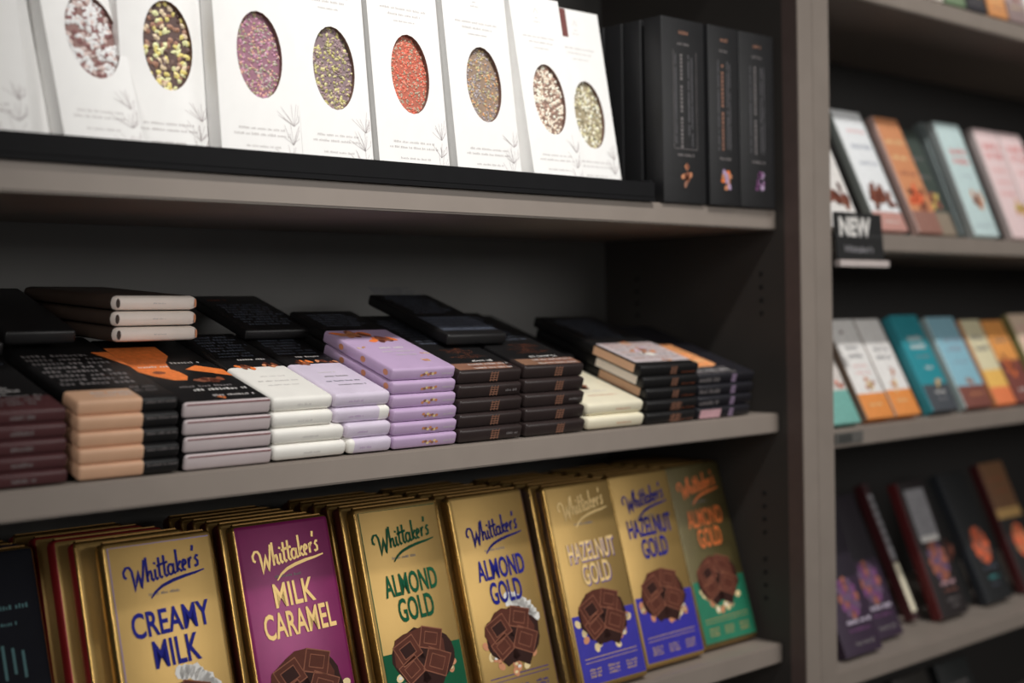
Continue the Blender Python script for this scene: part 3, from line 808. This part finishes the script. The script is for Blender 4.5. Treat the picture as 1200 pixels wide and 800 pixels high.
foil_block(xr(1.109), .006, 'goldface', 'HAZELNUT GOLD block with pale gold lettering and blue base, nearest the shelf edge', ('HAZELNUT', 'GOLD'), logo_key='goldpale', txt='bluebody', txtshadow='goldpale', bottom='bluebody', seed=5, dy=(.014, .004, .0125, .005), wid=.072)
behind(xr(1.109), .006, 5, 'pale-lettered HAZELNUT GOLD block', 'gold')
foil_block(xr(1.2236), .020, 'goldface', 'HAZELNUT GOLD block with all-blue lettering, beside the orange-lettered block', ('HAZELNUT', 'GOLD'), logo_key='blue', txt='blue', bottom='bluebody', seed=6, dy=(.008, .015, .0235, .009), wid=.074)
behind(xr(1.2236), .020, 4, 'all-blue HAZELNUT GOLD block', 'gold')
foil_block(xr(1.3350), .029, 'olive', 'green and olive block with orange ALMOND GOLD lettering, nearest the upright', ('ALMOND', 'GOLD'), logo_key='orange', txt='orange', bottom='green2', seed=7, ang=74, dy=(.012, .012, .0205, .009))
behind(xr(1.3350), .029, 4, 'orange-lettered ALMOND GOLD block', 'gold', dx=.0008, ang=74)

# ---------------------------------------------------------------- right bay: leaning packs
def pack(label, x, W, s, ang, L, T, cols, prt=None, y=.010, r=.0012, split=None, sidecol=None, name='chocolate_bar', cat='chocolate bar', rz=0):
    """cols: body colours from the base up, split: heights between them"""
    a = R(ang); z = ZS[s]
    t = thing(name, (x, y + T * math.sin(a), z + .0004), ang, rz, label, cat)
    split = split or ()
    def pick(cx, cy, cz):
        if sidecol is not None and cx < .0012: return len(cols)
        k = 0
        for h in split:
            if cy > h: k += 1
        return k
    ms = [cm(c) for c in cols] + ([cm(sidecol)] if sidecol else [])
    link('carton', rbox(W, L, T, r, (), split, pick), t, ms)
    p = Print(W, L, T)
    if prt: prt(p, W, L, T)
    p.build(t)
    return t
for k_, c_ in dict(redink=(214, 120, 118), palered=(226, 170, 168), slateink=(150, 156, 172), flower=(164, 98, 80), flower2=(110, 84, 112), flower3=(228, 110, 72), silver=(150, 148, 152), tealart=(70, 150, 150), yellowart=(216, 190, 110)).items():
    M[k_] = mat(k_ + '_print', c_, .5, var=.1)
def lines_of(rows):
    def prt(p, W, L, T):
        for (y, h, a, b, key) in rows: p.words(W * a, W * b, y, h, key, 1)
    return prt
def art_at(rows, arts):
    base = lines_of(rows)
    def prt(p, W, L, T):
        base(p, W, L, T)
        for (cx, cy, s, keys, n, fl) in arts: blob(p, W * cx, cy, s * 1.12, keys, int(n * 1.7), 2, fl)
    return prt
CH = ['c0', 'c1', 'rust']
# upper right shelf
pack('white pack with brown picture half hidden behind the upright', 1.462, .0735, 'R1', 66, .176, .012, [(232, 228, 224)], art_at([(.12, .006, .2, .8, 'slateink')], [(.6, .045, .02, CH, 12, .9)]), y=.006)
pack('white pack behind the NEW sign with brown base picture', 1.579, .0735, 'R1', 66, .185, .014, [(196, 146, 136), (232, 234, 236)], art_at([(.150, .006, .3, .85, 'palered'), (.125, .007, .25, .85, 'slateink'), (.100, .006, .3, .85, 'slateink'), (.012, .003, .3, .8, 'wink')], [(.45, .052, .02, CH, 14, .9), (.75, .045, .014, CH, 8, .9)]), split=(.028,), sidecol=(150, 156, 152))
pack('tan-orange pack with pale pink left edge', 1.6805, .0640, 'R1', 66.5, .183, .013, [(150, 108, 96), (206, 140, 98)], art_at([(.14, .008, .15, .85, 'nut'), (.115, .007, .2, .8, 'nut'), (.09, .008, .2, .8, 'flower')], [(.5, .055, .022, ['rust', 'c1', 'flower3'], 14, .8)]), split=(.034,), sidecol=(214, 182, 174))
pack('dark green pack between the tan and light blue packs', 1.752, .055, 'R1', 67, .170, .013, [(142, 128, 112), (62, 72, 66)], art_at([(.12, .006, .2, .8, 'mink'), (.09, .006, .2, .8, 'mink')], [(.5, .055, .016, ['flower', 'rust', 'yellowart'], 10, .9)]), split=(.036,), y=.024)
pack('light blue pack with red title lettering', 1.831, .0730, 'R1', 69, .184, .015, [(196, 216, 216)], art_at([(.132, .011, .25, .85, 'redink'), (.116, .011, .25, .85, 'redink'), (.095, .003, .3, .8, 'slateink'), (.015, .003, .2, .8, 'slateink')], [(.62, .055, .016, ['tan', 'nut2', 'c1'], 12, .9)]), sidecol=(176, 184, 184))
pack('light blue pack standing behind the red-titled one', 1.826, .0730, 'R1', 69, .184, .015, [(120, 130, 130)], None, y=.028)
pack('pale pink pack, left of two, with red lettering', 1.9454, .0730, 'R1', 69, .184, .014, [(232, 206, 206)], art_at([(.150, .012, .2, .9, 'redink'), (.134, .010, .2, .9, 'redink'), (.110, .009, .25, .85, 'palered'), (.09, .008, .25, .8, 'palered'), (.07, .01, .2, .75, 'palered')], [(.75, .05, .018, ['tan', 'nut2', 'yellowart'], 12, .9)]), sidecol=(214, 200, 198))
pack('pale pink pack, right of two, with red lettering', 2.022, .0730, 'R1', 69, .184, .014, [(232, 206, 206)], art_at([(.150, .012, .2, .9, 'redink'), (.134, .010, .2, .9, 'redink'), (.110, .009, .25, .85, 'palered')], [(.75, .05, .018, ['tan', 'nut2', 'yellowart'], 12, .9)]), sidecol=(214, 200, 198))
# third shelf
pack('small teal pack half hidden behind the upright', 1.455, .068, 'R2', 63, .142, .012, [(120, 178, 168), (214, 206, 200)], art_at([], [(.8, .052, .008, ['flower', 'flower3'], 6, .8)]), split=(.046,), y=.004)
pack('white and orange pack, left of two', 1.5462, .0662, 'R2', 63.5, .146, .015, [(234, 148, 76), (236, 233, 230)], art_at([(.100, .007, .3, .8, 'dkink'), (.088, .007, .3, .8, 'dkink'), (.074, .004, .3, .8, 'palered'), (.064, .004, .3, .8, 'palered'), (.018, .004, .3, .7, 'nut')], [(.6, .047, .010, ['flower', 'nut2', 'nut'], 9, .9), (.4, .128, .005, ['c0'], 3, .9)]), split=(.036,), sidecol=(150, 128, 112))
pack('white and orange pack, right of two', 1.6160, .0625, 'R2', 63, .146, .015, [(234, 148, 76), (236, 233, 230)], art_at([(.096, .007, .25, .8, 'dkink'), (.084, .007, .25, .8, 'dkink'), (.02, .004, .3, .7, 'nut')], [(.6, .064, .007, ['flower', 'nut2'], 6, .9), (.5, .044, .009, ['nut2', 'nut'], 7, .9)]), split=(.038,), sidecol=(170, 160, 152))
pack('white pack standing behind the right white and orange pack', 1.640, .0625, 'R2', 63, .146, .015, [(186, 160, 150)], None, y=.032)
pack('teal and charcoal pack with white lettering', 1.7097, .0700, 'R2', 63.5, .150, .016, [(74, 78, 84), (40, 140, 152)], art_at([(.108, .009, .25, .8, 'wink'), (.096, .009, .25, .85, 'wink'), (.082, .004, .3, .8, 'silver'), (.064, .005, .45, .7, 'wink'), (.026, .004, .4, .75, 'wink'), (.016, .003, .4, .7, 'silver')], [(.62, .044, .008, ['nut2', 'tan', 'yellowart'], 7, .9)]), split=(.040,), sidecol=(60, 168, 184))
pack('light blue pack with brown base and mint left edge', 1.8000, .0790, 'R2', 63.5, .146, .015, [(128, 76, 66), (140, 186, 202)], art_at([(.104, .008, .3, .85, 'slateink'), (.09, .008, .3, .85, 'slateink'), (.07, .004, .3, .8, 'slateink'), (.018, .006, .35, .8, 'nut2')], [(.55, .040, .008, ['nut2', 'rust'], 8, .7)]), split=(.034,), sidecol=(196, 214, 214))
pack('cream and orange pack with black scribbled lettering', 1.8900, .060, 'R2', 64, .140, .014, [(236, 132, 84), (240, 190, 100), (222, 212, 176)], art_at([(.105, .010, .2, .9, 'dkink'), (.088, .010, .2, .9, 'dkink')], []), split=(.028, .056), sidecol=(224, 150, 96))
pack('maroon pack with an orange slash of fruit', 1.955, .064, 'R2', 64, .138, .014, [(126, 70, 62), (232, 158, 84)], art_at([(.10, .008, .2, .9, 'dkink'), (.018, .005, .3, .8, 'wink')], [(.4, .06, .016, ['flower3', 'orange', 'rust'], 9, .9)]), split=(.070,))
pack('cream pack with olive left edge at the right edge of the picture', 2.045, .070, 'R2', 64, .148, .014, [(226, 200, 176)], art_at([(.12, .008, .2, .9, 'palered'), (.10, .008, .2, .9, 'palered')], [(.6, .06, .016, ['flower', 'nut2'], 9, .9)]), sidecol=(160, 150, 96))
# bottom right shelf
def emblem(cols, cy, s=.024, rows=(), extra=None):
    def prt(p, W, L, T):
        n = 12
        for i in range(n):
            a = 2 * PI * i / n; p.ell(W * .55 + math.cos(a) * s * .7, cy + math.sin(a) * s * .95, s * .36, s * .30, cols[i % len(cols)], 1, rot=a)
        for i in range(8):
            a = 2 * PI * i / 8; p.ell(W * .55 + math.cos(a) * s * .38, cy + math.sin(a) * s * .5, s * .30, s * .22, cols[(i + 1) % len(cols)], 2, rot=a)
        p.ell(W * .55, cy, s * .26, s * .3, cols[-1], 3)
        for (y, h, a, b, key) in rows: p.words(W * a, W * b, y, h, key, 1)
        if extra: extra(p, W, L, T)
    return prt
PUR = (54, 38, 58)
rw = ((.040, .006, .3, .9, 'lav2'), (.030, .004, .3, .85, 'violet'), (.012, .005, .35, .85, 'mink'))
pack('purple-black pack with pink flower emblem, half hidden by the upright', 1.500, .0850, 'R3', 68, .205, .014, [PUR, (36, 28, 40)], emblem(['flower', 'violet', 'flower2'], .074, .022, rw), split=(.10,), y=.016)
pack('purple-black pack with flower emblem, second from the upright', 1.5960, .0800, 'R3', 67, .205, .014, [PUR, (32, 25, 34)], emblem(['flower', 'violet', 'flower2'], .078, .024, rw), split=(.11,), y=.040)
def sidewords(p, W, L, T):
    p.rect(.001, .09, W - .001, .19, 'silver', 0); p.rect(.001, .012, W - .001, .085, 'cream', 0)
    for k in range(6): p.rect(.001, .11 + .013 * k, W - .001, .118 + .013 * k, 'dkink', 1)
pack('narrow white and maroon pack standing between the purple and silver-labelled packs', 1.748, .0140, 'R3', 66, .208, .018, [(58, 40, 42)], sidewords, y=.066, sidecol=(84, 36, 40))
def slab_label(p, W, L, T):
    p.rect(W * .16, .118, W * .86, .192, 'silver', 1); p.rect(W * .2, .112, W * .84, .120, 'wink', 2)
    for k in range(6): p.words(W * .26, W * .78, .128 + .009 * k, .0035, 'dkink', 2)
pack('black pack with silver label, orange and violet flower and maroon left edge', 1.782, .0760, 'R3', 69, .205, .017, [(34, 27, 28)], emblem(['flower', 'flower', 'flower2'], .082, .024, ((.046, .006, .35, .85, 'pink'), (.036, .003, .4, .85, 'flower'), (.022, .004, .4, .8, 'mink'), (.013, .003, .5, .75, 'mink')), slab_label), y=.042, sidecol=(106, 34, 36))
pack('black pack standing behind the orange-flower pack', 1.868, .050, 'R3', 68, .200, .016, [(24, 24, 24)], art_at([], [(.5, .08, .018, ['flower', 'rust'], 8, 1)]), y=.066)
pack('black pack with a bright orange flower emblem', 1.922, .0760, 'R3', 66, .208, .017, [(26, 28, 30)], emblem(['flower3', 'flower3', 'flower'], .088, .023, ((.050, .005, .35, .8, 'greyblue'), (.034, .006, .4, .75, 'tealart'), (.024, .004, .4, .7, 'greyblue'))), y=.044, sidecol=(52, 56, 62))
pack('black pack with tan upper half at the right edge of the picture', 2.045, .0800, 'R3', 67, .212, .017, [(34, 32, 32), (196, 156, 96), (120, 84, 56)], emblem(['flower3', 'nut2', 'flower3'], .080, .022, ((.16, .006, .2, .8, 'brownart'), (.18, .006, .2, .8, 'brownart'))), split=(.118, .134), y=.046, sidecol=(86, 34, 36))
for i, (x, c) in enumerate(((1.50, (40, 42, 38)), (1.62, (34, 34, 36)), (1.74, (44, 40, 36)), (1.86, (30, 34, 34)))):
    pack('dark pack on the lowest right shelf, %s' % ('nearest the upright', 'second from the upright', 'third from the upright', 'fourth from the upright')[i], x, .09, 'R4', 68, .19, .016, [c], lines_of(((.15, .008, .2, .8, 'mink'), (.13, .008, .2, .8, 'mink'))), y=.03)
# products on the highest right shelf, only their feet in view
HI = [((206, 120, 112), 'red-and-cream'), ((232, 224, 214), 'cream'), ((120, 140, 110), 'green'), ((60, 58, 62), 'black'), ((216, 150, 96), 'orange'), ((150, 130, 128), 'grey-brown'), ((226, 218, 212), 'white')]
for i, (c, nm) in enumerate(HI):
    pack('%s pack standing on the highest right shelf' % nm, 1.62 + i * .062, .056, 'R0', 76, .17, .014, [c, tuple(min(255, v + 24) for v in c)], art_at([(.012, .003, .2, .8, 'mink'), (.022, .004, .2, .8, 'nut')], [(.5, .04, .010, ['flower', 'nut', 'rust'], 7, .9)]), split=(.03,), y=.002)

# NEW sign clipped over the shelf edge
sg = thing('shelf_sign', (1.449, -.012, 1.566), label='small black sign reading NEW clipped on the right bay shelf', cat='sign')
sw, sh_ = .1070, .0590
o = link('sign_plate', boxmesh(0, 0, 0, sw, .0022, sh_, .0004), sg, [cm((26, 26, 27))]); o.rotation_euler = (R(-4), 0, 0)
p = Print(sw, sh_, .0022)
p.text('NEW', sw * .42, sh_ * .69, sw * .66, sh_ * .42, 'wink', 0, 'end', bold=.05)
p.text("Whittaker's", sw * .46, sh_ * .22, sw * .60, sh_ * .15, 'silver', 0, 'end', bold=.01)
o = p.build(sg); o.name = 'lettering'; o.rotation_euler = (R(-4), 0, 0)
part('sign_holder', (-.001, -.005, -.010, sw + .004, .004, -.0015), cm((206, 194, 190)), sg, .0008, 'pale plastic strip')
part('clip', (0, .002, sh_ * .45, sw, .0115, sh_ * .52), cm((60, 60, 60)), sg)
# smoky ticket holder on the next shelf down
th_ = thing('ticket_holder', (1.454, -.0026, 1.3335), label='small smoky grey price holder on the shelf edge by the upright', cat='price holder')
part('holder', (0, 0, 0, .062, .0022, .014), cm((96, 94, 90)), th_, .0005)
part('ticket', (.006, -.0004, .002, .036, 0, .012), cm((62, 62, 60)), th_)
